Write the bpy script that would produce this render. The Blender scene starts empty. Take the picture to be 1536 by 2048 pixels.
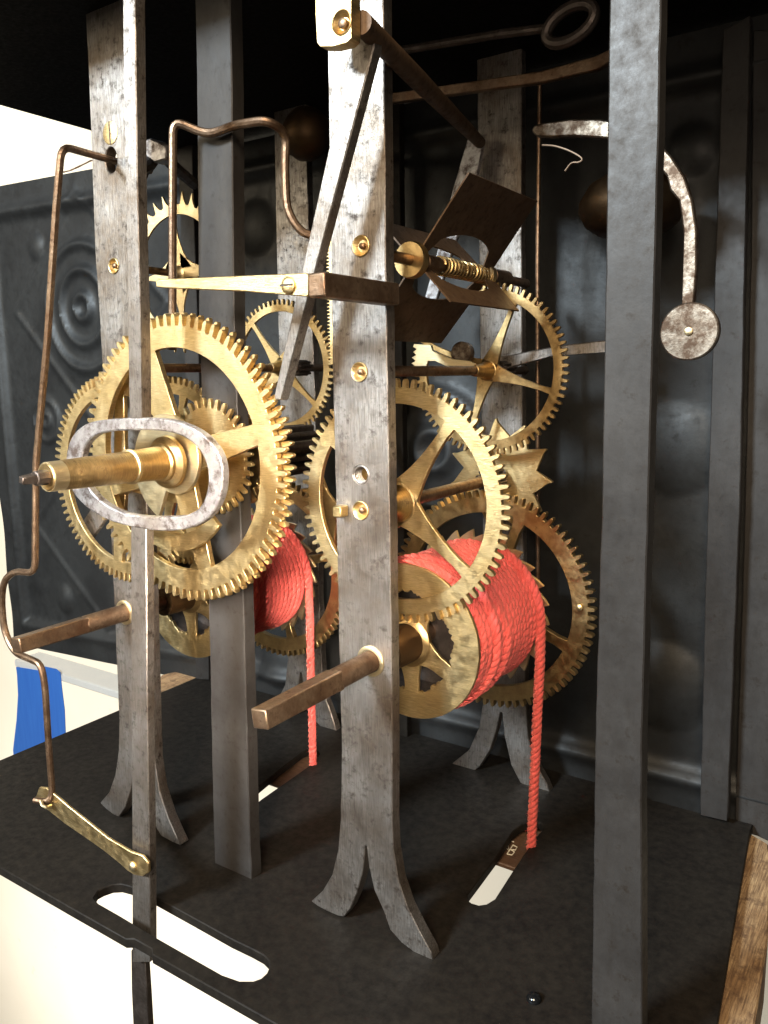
import bpy, bmesh, math, random
from mathutils import Vector, Matrix, noise
random.seed(7)
S = 0.01                      # all dimensions below are in centimetres; the scene is in metres
sc = bpy.context.scene
COL = sc.collection
D2R = math.radians

# ------------------------------------------------------------------ camera
YAW, PIT, ROL, FPX = D2R(34.0), D2R(9.55), D2R(-0.967), 1612.0
fw = Vector((-math.sin(YAW)*math.cos(PIT), math.cos(YAW)*math.cos(PIT), -math.sin(PIT)))
r0 = Vector((math.cos(YAW), math.sin(YAW), 0)); u0 = r0.cross(fw)
RI = r0*math.cos(ROL)+u0*math.sin(ROL); UP = -r0*math.sin(ROL)+u0*math.cos(ROL)
CAM = Vector((0, 0, 17.0))
cd = bpy.data.cameras.new("camera"); cam = bpy.data.objects.new("camera", cd); COL.objects.link(cam)
cd.sensor_fit = 'VERTICAL'; cd.sensor_height = 36; cd.sensor_width = 27; cd.lens = FPX/2048*36
cd.clip_start = 0.005; cd.clip_end = 50
m = Matrix((RI, UP, -fw)).transposed().to_4x4(); m.translation = CAM*S
cam.matrix_world = m
sc.camera = cam
sc.render.resolution_x = 768; sc.render.resolution_y = 1024

# ------------------------------------------------------------------ light
w = bpy.data.worlds.new("World"); sc.world = w; w.use_nodes = True
nt = w.node_tree; bg = nt.nodes['Background']
bg.inputs[0].default_value = (1.0, 0.86, 0.68, 1); bg.inputs[1].default_value = 0.07

def area(name, loc, target, size, size_y, power, color, spread=180):
    l = bpy.data.lights.new(name, 'AREA'); l.shape = 'RECTANGLE'
    l.size = size*S; l.size_y = size_y*S; l.energy = power; l.color = color; l.spread = D2R(spread)
    o = bpy.data.objects.new(name, l); COL.objects.link(o)
    o.location = Vector(loc)*S
    d = (Vector(target)-Vector(loc)).normalized()
    o.rotation_euler = d.to_track_quat('-Z', 'Y').to_euler()
    return o
area('window_light', (-40, -66, 61), (-17, 20, 19), 17, 15, 23.5, (0.80, 0.92, 1.0))
area('room_lamp', (14, -46, 62), (-14, 22, 8), 24, 24, 4.4, (1.0, 0.76, 0.50))
area('high_fill', (2, -24, 46), (-18, 24, 8), 26, 20, 1.9, (1.0, 0.80, 0.56))  # added warm fill to lift the left rope, not a fitting of the room
area('front_fill', (4, -15, 27), (-22, 24, 6), 14, 12, .38, (1.0, 0.82, 0.64))
area('drum_fill', (3, -13, 21), (-22.8, 23.5, 8.4), 8, 8, .24, (1.0, 0.84, 0.68), 26)
area('bounce_fill', (-78, -48, 40), (-20, 20, 12), 40, 20, 2.0, (1.0, 0.84, 0.60))  # added soft source standing in for room bounce, for the brass gleam
area('wall_fill', (-300, 0, 140), (-290, 180, 60), 150, 150, 58.0, (1.0, 0.96, 0.87), 140)  # added out of view to brighten the wall
area('low_wall_fill', (-230, 0, -250), (-240, 180, -190), 150, 150, 52.0, (1.0, 0.96, 0.90), 140)  # second added source, unseen, evens out the wall below the plate
sc.view_settings.view_transform = 'Standard'; sc.view_settings.look = 'None'
sc.view_settings.exposure = 0.0; sc.view_settings.gamma = 1.0

# ------------------------------------------------------------------ projection helpers
def ray(px, py): return fw+RI*((px-768)/FPX)-UP*((py-1024)/FPX)
def P(px, py, Y):             # the point of the plane y = Y seen there
    d = ray(px, py); return CAM+d*((Y-CAM.y)/d.y)
def PZ(px, py, z=0.0):
    d = ray(px, py); return CAM+d*((z-CAM.z)/d.z)
def XZ(pts, Y): return [(P(a, b, Y).x, P(a, b, Y).z) for a, b in pts]

# ------------------------------------------------------------------ materials
def new_mat(name):
    mt = bpy.data.materials.new(name); mt.use_nodes = True
    n = mt.node_tree; n.nodes.clear()
    out = n.nodes.new('ShaderNodeOutputMaterial'); b = n.nodes.new('ShaderNodeBsdfPrincipled')
    n.links.new(b.outputs[0], out.inputs[0]); return mt, n, b
def noise_n(n, co, scale, detail=5, rough=.6, vec=(1, 1, 1)):
    mp = n.nodes.new('ShaderNodeMapping'); mp.inputs['Scale'].default_value = [100*v for v in vec]
    n.links.new(co, mp.inputs[0])
    t = n.nodes.new('ShaderNodeTexNoise'); t.inputs['Scale'].default_value = scale
    t.inputs['Detail'].default_value = detail; t.inputs['Roughness'].default_value = rough
    n.links.new(mp.outputs[0], t.inputs['Vector']); return t.outputs['Fac']
def ramp(n, fac, stops):
    r = n.nodes.new('ShaderNodeValToRGB'); els = r.color_ramp.elements
    while len(els) < len(stops): els.new(.5)
    for e, (p, c) in zip(els, stops):
        e.position = p; e.color = (c, c, c, 1) if isinstance(c, (int, float)) else (*c, 1)
    n.links.new(fac, r.inputs[0]); return r.outputs[0]
def mix(n, fac, a, b, mode='MIX'):
    x = n.nodes.new('ShaderNodeMix'); x.data_type = 'RGBA'; x.blend_type = mode
    for s, v in ((0, fac), (6, a), (7, b)):
        if hasattr(v, 'links') or hasattr(v, 'is_linked'): n.links.new(v, x.inputs[s])
        else: x.inputs[s].default_value = v if s == 0 else (*v, 1)
    return x.outputs[2]
def bump(n, b, h, strength, dist):
    bp = n.nodes.new('ShaderNodeBump'); bp.inputs['Strength'].default_value = strength
    bp.inputs['Distance'].default_value = dist*S
    n.links.new(h, bp.inputs['Height']); n.links.new(bp.outputs[0], b.inputs['Normal'])
def metal(name, c1, c2, spot, spot_pos=(.55, .68), metallic=1.0, r1=.28, r2=.5, brush=(6, 6, .35), nscale=1.2,
          fine=9, fine_amt=.5, bumps=.35, spec=.5):
    mt, n, b = new_mat(name)
    co = n.nodes.new('ShaderNodeTexCoord').outputs['Object']
    big = noise_n(n, co, nscale, 6, .65)
    col = mix(n, ramp(n, big, [(.35, 0), (.62, 1)]), c1, c2)
    st = noise_n(n, co, 3.0, 4, .7, brush)
    col = mix(n, ramp(n, st, [(.35, .55*fine_amt), (.65, 0)]), col, spot)
    sp = noise_n(n, co, fine, 7, .72)
    col = mix(n, ramp(n, sp, [(spot_pos[0], 0), (spot_pos[1], 1)]), col, spot)
    n.links.new(col, b.inputs['Base Color'])
    b.inputs['Metallic'].default_value = metallic
    rr = n.nodes.new('ShaderNodeMapRange'); n.links.new(sp, rr.inputs[0])
    rr.inputs[1].default_value = .35; rr.inputs[2].default_value = .65
    rr.inputs[3].default_value = r1; rr.inputs[4].default_value = r2
    n.links.new(rr.outputs[0], b.inputs['Roughness'])
    ad = n.nodes.new('ShaderNodeMath'); n.links.new(st, ad.inputs[0]); n.links.new(sp, ad.inputs[1])
    bump(n, b, ad.outputs[0], bumps, .02)
    b.inputs['Specular IOR Level'].default_value = spec
    return mt
M = {}
M['brass'] = metal('brass', (.70, .52, .24), (.82, .66, .36), (.36, .22, .09), (.62, .82), 1, .32, .52, (1.2, 1.2, 14), .8, 3.6, 1.0, .45)
M['brass_old'] = metal('brass_old', (.50, .34, .15), (.68, .50, .24), (.14, .07, .025), (.58, .74), 1, .28, .5, (1, 10, 1), 1.0, 3, .7, .35)
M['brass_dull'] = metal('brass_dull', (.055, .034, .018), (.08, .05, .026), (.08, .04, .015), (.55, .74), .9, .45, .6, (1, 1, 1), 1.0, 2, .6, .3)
M['brass_pale'] = metal('brass_pale', (.78, .64, .38), (.84, .72, .47), (.36, .24, .10), (.66, .80), 1, .32, .48, (.7, .7, 9), 1.2, 4, .5, .3)
M['steel'] = metal('steel', (.22, .18, .145), (.42, .40, .38), (.055, .042, .034), (.53, .68), .88, .34, .56, (14, 14, .7), .5, 3.4, 1.1, .45)
M['steel_light'] = metal('steel_light', (.36, .35, .36), (.52, .52, .54), (.10, .075, .065), (.48, .62), .7, .30, .5, (2, 2, 2), 1.4, 2.2, .7, .5)
M['pitted'] = metal('pitted_steel', (.15, .115, .085), (.31, .27, .22), (.07, .045, .03), (.42, .58), .9, .36, .58, (1, 1, 1), .9, 2.2, .4, .6)
M['steel_brown'] = metal('steel_brown', (.17, .10, .06), (.30, .21, .14), (.07, .04, .025), (.54, .70), .9, .30, .5, (2, 2, 2), 1.6, 4, .6, .5)
M['steel_dark'] = metal('steel_dark', (.07, .058, .05), (.12, .10, .09), (.03, .02, .015), (.55, .7), .8, .35, .6, (2, 2, 2), 1.6, 4, .6, .5)
M['rust'] = metal('rusty_sheet', (.10, .060, .032), (.145, .09, .052), (.03, .015, .01), (.5, .75), .3, .5, .7, (2, 2, 2), 1.0, 4, .5, .3)
M['pillar'] = metal('pillar_iron', (.024, .0225, .022), (.042, .040, .039), (.018, .014, .011), (.56, .70), .15, .40, .56, (1.2, 1.2, .4), .35, 3.0, .6, .22, .32)
M['black'] = metal('black_paint', (.007, .006, .0055), (.011, .0095, .008), (.04, .034, .027), (.68, .80), 0, .5, .62, (1, 1, 1), .4, 3, .5, .25, .12)
M['shade_black'] = metal('shade_black_paint', (.004, .004, .004), (.006, .005, .005), (.008, .007, .006), (.6, .8), 0, .6, .8, (1, 1, 1), .5, 6, .4, .3, .1)  # top plate: black taken deeper, its underside's shade put into the colour
M['tin'] = metal('pressed_tin', (.018, .019, .020), (.034, .036, .037), (.014, .012, .010), (.58, .72), .5, .42, .6, (1, 1, 1), .25, 1.6, .5, .3)
M['brown_wood'] = metal('brown_wood', (.10, .055, .032), (.15, .085, .05), (.04, .02, .012), (.55, .75), 0, .5, .7, (.5, 5, 5), .8, 3, .8, .5)
M['pale_wood'] = metal('pale_wood', (.50, .34, .18), (.30, .18, .085), (.10, .055, .03), (.50, .66), 0, .6, .8, (8, .4, 8), .9, 1.6, 1.6, 1.0)
M['white_metal'] = metal('white_paint', (.80, .78, .74), (.76, .75, .72), (.60, .58, .54), (.70, .85), 0, .5, .6, (1, 1, 1), .3, 2, .3, .1)
def wall_mat():
    mt, n, b = new_mat('cream_plaster'); co = n.nodes.new('ShaderNodeTexCoord').outputs['Object']
    a = noise_n(n, co, .012, 5, .6); f = noise_n(n, co, .12, 7, .75)
    col = mix(n, ramp(n, a, [(.3, 0), (.7, 1)]), (.80, .74, .62), (.72, .66, .54))
    col = mix(n, ramp(n, f, [(.62, 0), (.80, 1)]), col, (.55, .47, .36))
    n.links.new(col, b.inputs['Base Color']); b.inputs['Roughness'].default_value = .8
    bump(n, b, f, .3, .15); return mt
M['wall'] = wall_mat()
def tape_mat():
    mt, n, b = new_mat('blue_tape'); co = n.nodes.new('ShaderNodeTexCoord').outputs['Object']
    a = noise_n(n, co, .5, 4, .6, (4, 1, .3))
    n.links.new(mix(n, a, (.025, .14, .58), (.045, .21, .70)), b.inputs['Base Color']); b.inputs['Roughness'].default_value = .6
    bump(n, b, a, .4, .05); return mt
M['tape'] = tape_mat()
def rope_mat():
    mt, n, b = new_mat('red_cord'); co = n.nodes.new('ShaderNodeTexCoord').outputs['Object']
    a = noise_n(n, co, 1.5, 5, .7); f = noise_n(n, co, 22, 3, .8)
    col = mix(n, a, (.60, .055, .050), (.76, .115, .10))
    col = mix(n, ramp(n, f, [(.45, 0), (.75, .6)]), col, (.85, .20, .16))
    n.links.new(col, b.inputs['Base Color']); b.inputs['Roughness'].default_value = .85
    b.inputs['Sheen Weight'].default_value = .35; b.inputs['Sheen Tint'].default_value = (1, .6, .5, 1)
    b.inputs['Subsurface Weight'].default_value = 0
    bump(n, b, f, .7, .04); return mt
M['rope'] = rope_mat()
def simple(name, c, rough, metallic=0):
    mt, n, b = new_mat(name); co = n.nodes.new('ShaderNodeTexCoord').outputs['Object']
    f = noise_n(n, co, 4, 4, .6)
    n.links.new(mix(n, f, [x*.85 for x in c], [min(1, x*1.12) for x in c]), b.inputs['Base Color'])
    b.inputs['Roughness'].default_value = rough; b.inputs['Metallic'].default_value = metallic
    return mt
M['glossy'] = simple('glossy_black', (.05, .055, .06), .12, .9)
M['fibre'] = simple('pale_fibre', (.30, .22, .16), .8)
M['scratch'] = simple('scratch', (.75, .72, .60), .5)

# ------------------------------------------------------------------ mesh helpers
class MB:
    def __init__(s): s.bm = bmesh.new()
    def face(s, vs):
        try: return s.bm.faces.new(vs)
        except ValueError: return None
    def hull_box(s, pts8):
        v = [s.bm.verts.new(p) for p in pts8]
        for f in ((0, 1, 2, 3), (7, 6, 5, 4), (0, 4, 5, 1), (1, 5, 6, 2), (2, 6, 7, 3), (3, 7, 4, 0)): s.face([v[i] for i in f])
        return s
    def box(s, a, b):
        (x0, y0, z0), (x1, y1, z1) = a, b
        return s.hull_box([(x0, y0, z0), (x1, y0, z0), (x1, y0, z1), (x0, y0, z1), (x0, y1, z0), (x1, y1, z0), (x1, y1, z1), (x0, y1, z1)])
    def prism(s, poly, y0, y1, holes=()):      # (x, z) outline extruded along y, with holes
        return s.slab(poly, holes, lambda p, t: (p[0], y0 if t == 0 else y1, p[1]))
    def slab(s, poly, holes, f):
        loops = [poly]+list(holes); edges = []; lv = []
        for lp in loops:
            vs = [s.bm.verts.new(f(p, 0)) for p in lp]; lv.append(vs)
            for i in range(len(vs)): edges.append(s.bm.edges.new((vs[i], vs[(i+1) % len(vs)])))
        g = bmesh.ops.triangle_fill(s.bm, edges=edges, use_beauty=True, use_dissolve=False)
        fs = [x for x in g['geom'] if isinstance(x, bmesh.types.BMFace)]
        back = {}
        for li, lp in enumerate(loops):
            for p, v in zip(lp, lv[li]): back[v] = s.bm.verts.new(f(p, 1))
        for fc in fs: s.face([back[v] for v in reversed(fc.verts)])
        for vs in lv:
            for i in range(len(vs)):
                a, b = vs[i], vs[(i+1) % len(vs)]; s.face([a, b, back[b], back[a]])
        return s
    def sweep(s, pts, rad, n=10, closed=False, flat=1.0, cap=True, up=None):
        pts = [Vector(p) for p in pts]; N = len(pts)
        rads = rad if isinstance(rad, (list, tuple)) else [rad]*N
        rings = []; prev = None
        for i, p in enumerate(pts):
            if closed: t = pts[(i+1) % N]-pts[i-1]
            else: t = pts[min(i+1, N-1)]-pts[max(i-1, 0)]
            t.normalize()
            if prev is None:
                q = Vector(up) if up else (Vector((0, 0, 1)) if abs(t.z) < .9 else Vector((1, 0, 0)))
            else: q = prev
            q = (q-t*q.dot(t)).normalized(); prev = q; r = t.cross(q)
            rings.append([s.bm.verts.new(p+(q*math.cos(a)+r*flat*math.sin(a))*rads[i]) for a in [2*math.pi*(k+.5)/n for k in range(n)]])
        for i in range(N if closed else N-1):
            A, B = rings[i], rings[(i+1) % N]
            for k in range(n): s.face([A[k], A[(k+1) % n], B[(k+1) % n], B[k]])
        if cap and not closed: s.face(list(reversed(rings[0]))); s.face(rings[-1])
        return s
    def lathe(s, c, prof, n=40, axis='y', a0=0, cap=True):   # prof: (position along axis, radius)
        c = Vector(c); rings = []
        for y, r in prof:
            ring = []
            for k in range(n):
                a = a0+2*math.pi*k/n; u, v = r*math.cos(a), r*math.sin(a)
                ring.append(s.bm.verts.new(c+(Vector((u, y, v)) if axis == 'y' else Vector((u, v, y)))))
            rings.append(ring)
        for A, B in zip(rings, rings[1:]):
            for k in range(n): s.face([A[k], A[(k+1) % n], B[(k+1) % n], B[k]])
        if cap and prof[0][1] > 1e-4: s.face(rings[0])
        if cap and prof[-1][1] > 1e-4: s.face(list(reversed(rings[-1])))
        return s
    def ring(s, cx, y, cz, outer, inner, th, n=None):  # outer/inner: functions angle -> radius sampled at list of angles
        A = outer[0]; ro = outer[1]
        f0, f1, b0, b1 = [], [], [], []
        for a, r in zip(A, ro):
            ri = inner(a) if callable(inner) else inner
            ca, sa = math.cos(a), math.sin(a)
            f0.append(s.bm.verts.new((cx+r*ca, y, cz+r*sa))); b0.append(s.bm.verts.new((cx+r*ca, y+th, cz+r*sa)))
            f1.append(s.bm.verts.new((cx+ri*ca, y, cz+ri*sa))); b1.append(s.bm.verts.new((cx+ri*ca, y+th, cz+ri*sa)))
        N = len(A)
        for i in range(N):
            j = (i+1) % N
            s.face([f0[i], f0[j], f1[j], f1[i]][::-1]); s.face([b0[i], b0[j], b1[j], b1[i]])
            s.face([f0[i], f0[j], b0[j], b0[i]]); s.face([f1[i], f1[j], b1[j], b1[i]][::-1])
        return s
    def build(s, name, mat, parent=None, loc=None, bevel=0, seg=1, sharp=35, **tags):
        bm = s.bm; bmesh.ops.recalc_face_normals(bm, faces=bm.faces)
        org = Vector(parent['_o']) if parent is not None else (Vector(loc) if loc is not None else Vector((0, 0, 0)))
        for v in bm.verts: v.co = (v.co-org)*S
        for f in bm.faces: f.smooth = True
        lim = D2R(sharp)
        for e in bm.edges:
            if len(e.link_faces) == 2:
                try: e.smooth = e.calc_face_angle() < lim
                except ValueError: pass
        me = bpy.data.meshes.new(name); bm.to_mesh(me); bm.free(); me.materials.append(M[mat])
        o = bpy.data.objects.new(name, me); COL.objects.link(o)
        if parent is not None: o.parent = parent
        else: o.location = org*S
        o['_o'] = list(org)
        if bevel:
            bv = o.modifiers.new('edge', 'BEVEL'); bv.width = bevel*S; bv.segments = seg; bv.limit_method = 'ANGLE'
            bv.angle_limit = D2R(40); bv.harden_normals = False
        tag(o, **tags); return o
def tag(o, label=None, cat=None, group=None, kind=None):
    if label: o['label'] = label
    if cat: o['category'] = cat
    if group: o['group'] = group
    if kind: o['kind'] = kind
def thing(name, loc, label, cat, group=None):
    o = bpy.data.objects.new(name, None); COL.objects.link(o); o.location = Vector(loc)*S
    o.empty_display_size = .01; o['_o'] = list(loc); tag(o, label, cat, group); return o
def bez(pts, n=8):              # Catmull-Rom through points
    pts = [Vector(p) for p in pts]; out = []
    for i in range(len(pts)-1):
        p0 = pts[max(i-1, 0)]; p1 = pts[i]; p2 = pts[i+1]; p3 = pts[min(i+2, len(pts)-1)]
        for k in range(n):
            t = k/n
            out.append(.5*((2*p1)+(-p0+p2)*t+(2*p0-5*p1+4*p2-p3)*t*t+(-p0+3*p1-3*p2+p3)*t**3))
    out.append(pts[-1]); return out
def bend(pts, r=.35, n=5):      # polyline with rounded corners
    pts = [Vector(p) for p in pts]; out = [pts[0]]
    for a, b, c in zip(pts, pts[1:], pts[2:]):
        u = (a-b); v = (c-b); ru = min(r, u.length*.45); rv = min(r, v.length*.45)
        p, q = b+u.normalized()*ru, b+v.normalized()*rv
        for k in range(n+1):
            t = k/n; out.append(p*(1-t)**2+b*2*t*(1-t)+q*t*t)
    out.append(pts[-1]); return out
def circle(cx, cz, r, n=28, jag=0, flat=1):
    return [(cx+r*math.cos(2*math.pi*k/n)*(1+jag*random.uniform(-1, 1)), cz+flat*r*math.sin(2*math.pi*k/n)*(1+jag*random.uniform(-1, 1))) for k in range(n)]

# ------------------------------------------------------------------ gear helpers
def teeth(n, rt, h, kind='gear', phase=0, lean=1):
    A, R = [], []; p = 2*math.pi/n
    if kind == 'gear': prof = [(0, -1), (.20, -1), (.225, -.93), (.25, -.40), (.31, -.14), (.40, -.02), (.48, 0), (.56, -.02), (.65, -.14), (.71, -.40), (.735, -.93), (.76, -1)]
    elif kind == 'saw': prof = [(0, -1), (.30, -.68), (.62, -.32), (.93, 0), (.95, -.02), (.985, -.92)]
    elif kind == 'hook': prof = [(0, -1), (.15, -.97), (.34, -.80), (.52, -.48), (.63, -.12), (.67, 0), (.71, -.02), (.74, -.45), (.80, -.9), (.9, -.98)]
    else: prof = [(0, -1), (.55, -.25), (.60, 0), (.64, -.02), (.80, -.55)]
    rnd = random.Random(int(rt*1000)+n)
    for i in range(n):
        j = rnd.uniform(-.012, .012)*h*3
        seq = [(f, g) for f, g in prof]
        for f, g in seq:
            A.append(phase+p*(i+f)); R.append(rt+g*h+(j if g > -.5 else 0))
    if lean < 0:
        A = [-a for a in A][::-1]; R = R[::-1]
    return A, R
def spoke_poly(cx, cz, ang, r1, r2, w1, w2, flare=True, n=7):
    ca, sa = math.cos(ang), math.sin(ang); L, Rr = [], []
    for k in range(n+1):
        t = k/n; r = r1+(r2-r1)*t
        wd = w2+(w1-w2)*(1-t)**(2.6 if flare else 1)
        if flare and t > .86: wd += (t-.86)*w2*2.4
        L.append((cx+r*ca-wd*sa, cz+r*sa+wd*ca)); Rr.append((cx+r*ca+wd*sa, cz+r*sa-wd*ca))
    return L+Rr[::-1]
def wheel(t, c, rt, n, h, ri, th, spokes, hub, w1, w2, mat='brass', kind='gear', flare=True, phase=0, lean=1, rim_name='toothed_rim', hubmat=None, hublen=None, bev=.012):
    cx, y, cz = c
    A, R = teeth(n, rt, h, kind, phase, lean)
    MB().ring(cx, y, cz, (A, R), ri, th).build(rim_name, mat, t, bevel=bev)
    for a in spokes:
        MB().prism(spoke_poly(cx, cz, D2R(a), hub*.55, ri+.03, w1, w2, flare), y+.006, y+th-.006).build('spoke', mat, t, bevel=bev)
    if hub:
        hl = hublen or .35
        MB().lathe((cx, y, cz), [(-hl, hub*.45), (-hl+.03, hub*.55), (-hl*.5, hub*.62), (-.02, hub*.92), (-.004, hub), (th+.004, hub), (th+.15, hub*.6)], 32).build('hub', hubmat or mat, t)
def shaft(t, x, z, y0, y1, r, mat='steel_brown', name='arbor'):
    MB().lathe((x, 0, z), [(y0, r*.8), (y0+.05, r), (y1-.05, r), (y1, r*.8)], 20).build(name, mat, t)
def pinion(t, x, z, y0, y1, r, n=10, mat='steel_dark'):
    A, R = [], []
    for i in range(n):
        for f, g in ((0, .68), (.2, .68), (.28, .95), (.4, 1), (.6, 1), (.72, .95), (.8, .68)):
            A.append(2*math.pi*(i+f)/n); R.append(r*g)
    MB().ring(x, y0, z, (A, R), r*.1, y1-y0).build('pinion', mat, t)

# ================================================================== SETTING
MB().box((-600, 180, -420), (300, 183, 420)).build('wall', 'wall', kind='structure')
cr_ = [P(x, y, 179.9) for x, y in ((118, 346), (140, 341), (158, 333), (166, 329), (182, 321), (196, 318))]
MB().sweep(cr_, [.25, .18, .3, .2, .25, .15], 5).build('wall_crack', 'brown_wood', kind='structure')
# ================================================================== FRAME
F = thing('movement_frame', (-18, 24, 0), 'black iron plates, grey flat pillars and split-footed steel bars caging the clock wheels', 'clock frame')
slot1 = [tuple(PZ(*a).xy) for a in ((187, 1795), (195, 1782), (208, 1775), (225, 1769), (243, 1768), (262, 1773), (303, 1790), (380, 1832), (463, 1878), (505, 1898), (527, 1910), (537, 1920), (540, 1931), (534, 1945), (522, 1956), (505, 1962), (481, 1962), (444, 1949), (375, 1910), (303, 1869), (240, 1831), (196, 1806))]
slot2 = [tuple(PZ(*a).xy) for a in ((1026, 1662), (990, 1717), (960, 1757), (935, 1790), (936, 1800), (944, 1806), (958, 1810), (972, 1808), (990, 1797), (1026, 1741), (1063, 1686), (1084, 1660), (1086, 1650), (1078, 1643), (1045, 1648))]
slot3 = [tuple(PZ(*a).xy) for a in ((478, 1605), (498, 1590), (521, 1570), (560, 1538), (606, 1503), (618, 1497), (634, 1500), (640, 1508), (630, 1523), (592, 1550), (556, 1575), (523, 1598), (500, 1616), (484, 1620))]
outl = [(-34, 14.0), (-22, 13.97), (-19.3, 13.98), (-19.1, 14.12), (-18.3, 14.12), (-18.1, 13.97), (-3.2, 14.0), (-3.35, 20.2), (-4.3, 30.4), (-4.3, 31.05), (-5.9, 31.05), (-5.95, 30.85), (-8.3, 30.85), (-8.35, 31.05), (-34, 31.05)]
bp = MB().slab(outl, [slot1[::-1], slot2, slot3], lambda p, t: (p[0], p[1], 0 if t == 0 else -.34)).build('base_plate', 'black', F, bevel=.03)
MB().box((-34, 13.4, 28.7), (12, 33.4, 29.1)).build('top_plate', 'shade_black', F, bevel=.03)
MB().lathe(PZ(1068, 1999), [(0, .21), (.05, .21), (.13, .16), (.18, .08), (.2, 0.0)], 20, 'z').build('rivet', 'glossy', F)
for q in ((370, 1494), (178, 1495)):
    MB().lathe(PZ(*q), [(0, .16), (.012, .15), (.015, 0.0)], 14, 'z').build('rivet', 'black', F)

def worn(poly, amp=.010, step=.45):        # long edges get the slight waviness of hand-filed iron
    out = []
    for i, a in enumerate(poly):
        b = poly[(i+1) % len(poly)]; d = math.hypot(b[0]-a[0], b[1]-a[1]); n = max(1, int(d/step)) if d > 1 else 1
        for k in range(n):
            t = k/n; j = amp*noise.noise(Vector((a[0]+(b[0]-a[0])*t, a[1]*1.7+(b[1]-a[1])*t*1.7, i*3.1)))*2 if k else 0
            out.append((a[0]+(b[0]-a[0])*t+j, a[1]+(b[1]-a[1])*t))
    return out
def front_bar(pts, Y, th, name, mat, holes=(), bev=.03):
    return MB().prism(worn(XZ(pts, Y)), Y, Y+th, [h for h in holes]).build(name, mat, F, bevel=bev)
# --- right front bar with split foot
hole = lambda px, py, r, Y=18.3: circle(P(px, py, Y).x, P(px, py, Y).z, r, 24)
rbar = [(655, -40), (655, 95), (661, 480), (665, 740), (675, 1150), (683, 1500), (681, 1640), (676, 1700), (664, 1750), (645, 1782), (622, 1803),
        (636, 1813), (655, 1823), (676, 1832), (688, 1834), (700, 1818), (714, 1785), (725, 1745), (729, 1710), (730, 1692), (733, 1692), (737, 1730), (748, 1780), (768, 1825), (780, 1860), (802, 1885), (832, 1908), (866, 1921), (862, 1905), (840, 1865), (815, 1815), (797, 1762),
        (787, 1700), (784, 1640), (784, 1400), (781, 1150), (775, 800), (771, 500), (768, 140), (766, -40)]
b1 = front_bar(rbar, 18.3, .42, 'front_bar', 'steel', [hole(722, 950, .27), hole(722, 492, .27), hole(719, 744, .26), hole(722, 1021, .26)], .025)
b1['label'] = 'right front steel bar with brass bushings and threaded hole'
# --- left front bar
lbar = [(166, -60), (178, 165), (190, 500), (203, 700), (228, 1200), (238, 1440), (237, 1500), (230, 1550), (218, 1585), (200, 1606), (212, 1618), (228, 1630), (238, 1634), (250, 1615), (261, 1580), (266, 1545), (268, 1495),
        (276, 1495), (281, 1540), (290, 1590), (303, 1640), (322, 1672), (344, 1684), (361, 1691), (352, 1672), (336, 1636), (318, 1580), (309, 1520), (305, 1400), (300, 1200), (290, 900), (276, 500), (262, 165), (256, -60)]
kc = P(222, 320, 18.3)
key = circle(kc.x, kc.z, .30, 20, 0, 1.35)
b2 = front_bar(lbar, 18.3, .42, 'front_bar', 'steel', [key, hole(228, 532, .25)], .025)
b2['label'] = 'left front steel bar with slotted brass bushing and keyhole'
# --- back bars
bl = [(543, -20), (553, 500), (560, 800), (568, 1200), (575, 1320), (570, 1370), (552, 1405), (532, 1425), (545, 1436), (562, 1440), (582, 1420), (595, 1385), (600, 1345), (603, 1345), (609, 1390), (624, 1435), (645, 1458), (675, 1469), (668, 1445), (652, 1400), (644, 1345), (638, 1200), (630, 800), (618, 500), (606, -20)]
front_bar(bl, 29.3, .4, 'back_bar', 'steel', (), .03)
br = [(953, 60), (958, 500), (960, 700), (965, 1000), (968, 1350), (967, 1400), (958, 1455), (938, 1500), (902, 1529), (918, 1541), (942, 1545), (958, 1535), (980, 1500), (994, 1455), (1000, 1425), (1004, 1425), (1008, 1470), (1022, 1530), (1040, 1565), (1065, 1585), (1102, 1590), (1092, 1565), (1072, 1530), (1056, 1475), (1051, 1400), (1047, 1200), (1045, 1000), (1044, 700), (1043, 500), (1043, 60)]
front_bar(br, 29.3, .4, 'back_bar', 'steel', (), .03)
# --- pillars
front_bar([(389, -30), (393, 150), (397, 640), (416, 1150), (425, 1600), (430, 1742), (504, 1768), (500, 1700), (485, 1150), (468, 640), (463, 150), (459, -30)], 18.3, .52, 'pillar', 'pillar')
front_bar([(1220, -60), (1212, 500), (1204, 1000), (1190, 1500), (1184, 1950), (1182, 2125), (1284, 2185), (1283, 1500), (1297, 980), (1308, 600), (1316, 300), (1322, 0), (1323, -60)], 17.6, .5, 'pillar', 'pillar')
front_bar([(1446, 60), (1443, 150), (1425, 700), (1410, 1200), (1400, 1630), (1455, 1643), (1460, 1500), (1480, 1000), (1490, 500), (1500, 80), (1501, 30)], 30.3, .45, 'pillar', 'pillar')
front_bar([(355, 250), (357, 340), (375, 900), (392, 1358), (418, 1360), (402, 900), (385, 340), (383, 250)], 30.6, .4, 'pillar', 'pillar')
front_bar([(770, 100), (780, 900), (789, 1500), (815, 1508), (806, 900), (797, 100)], 30.5, .4, 'pillar', 'black')
front_bar([(1506, 60), (1502, 500), (1488, 1100), (1470, 1652), (1552, 1690), (1600, 1690), (1620, 60)], 31.15, .4, 'side_post', 'pillar')
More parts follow.
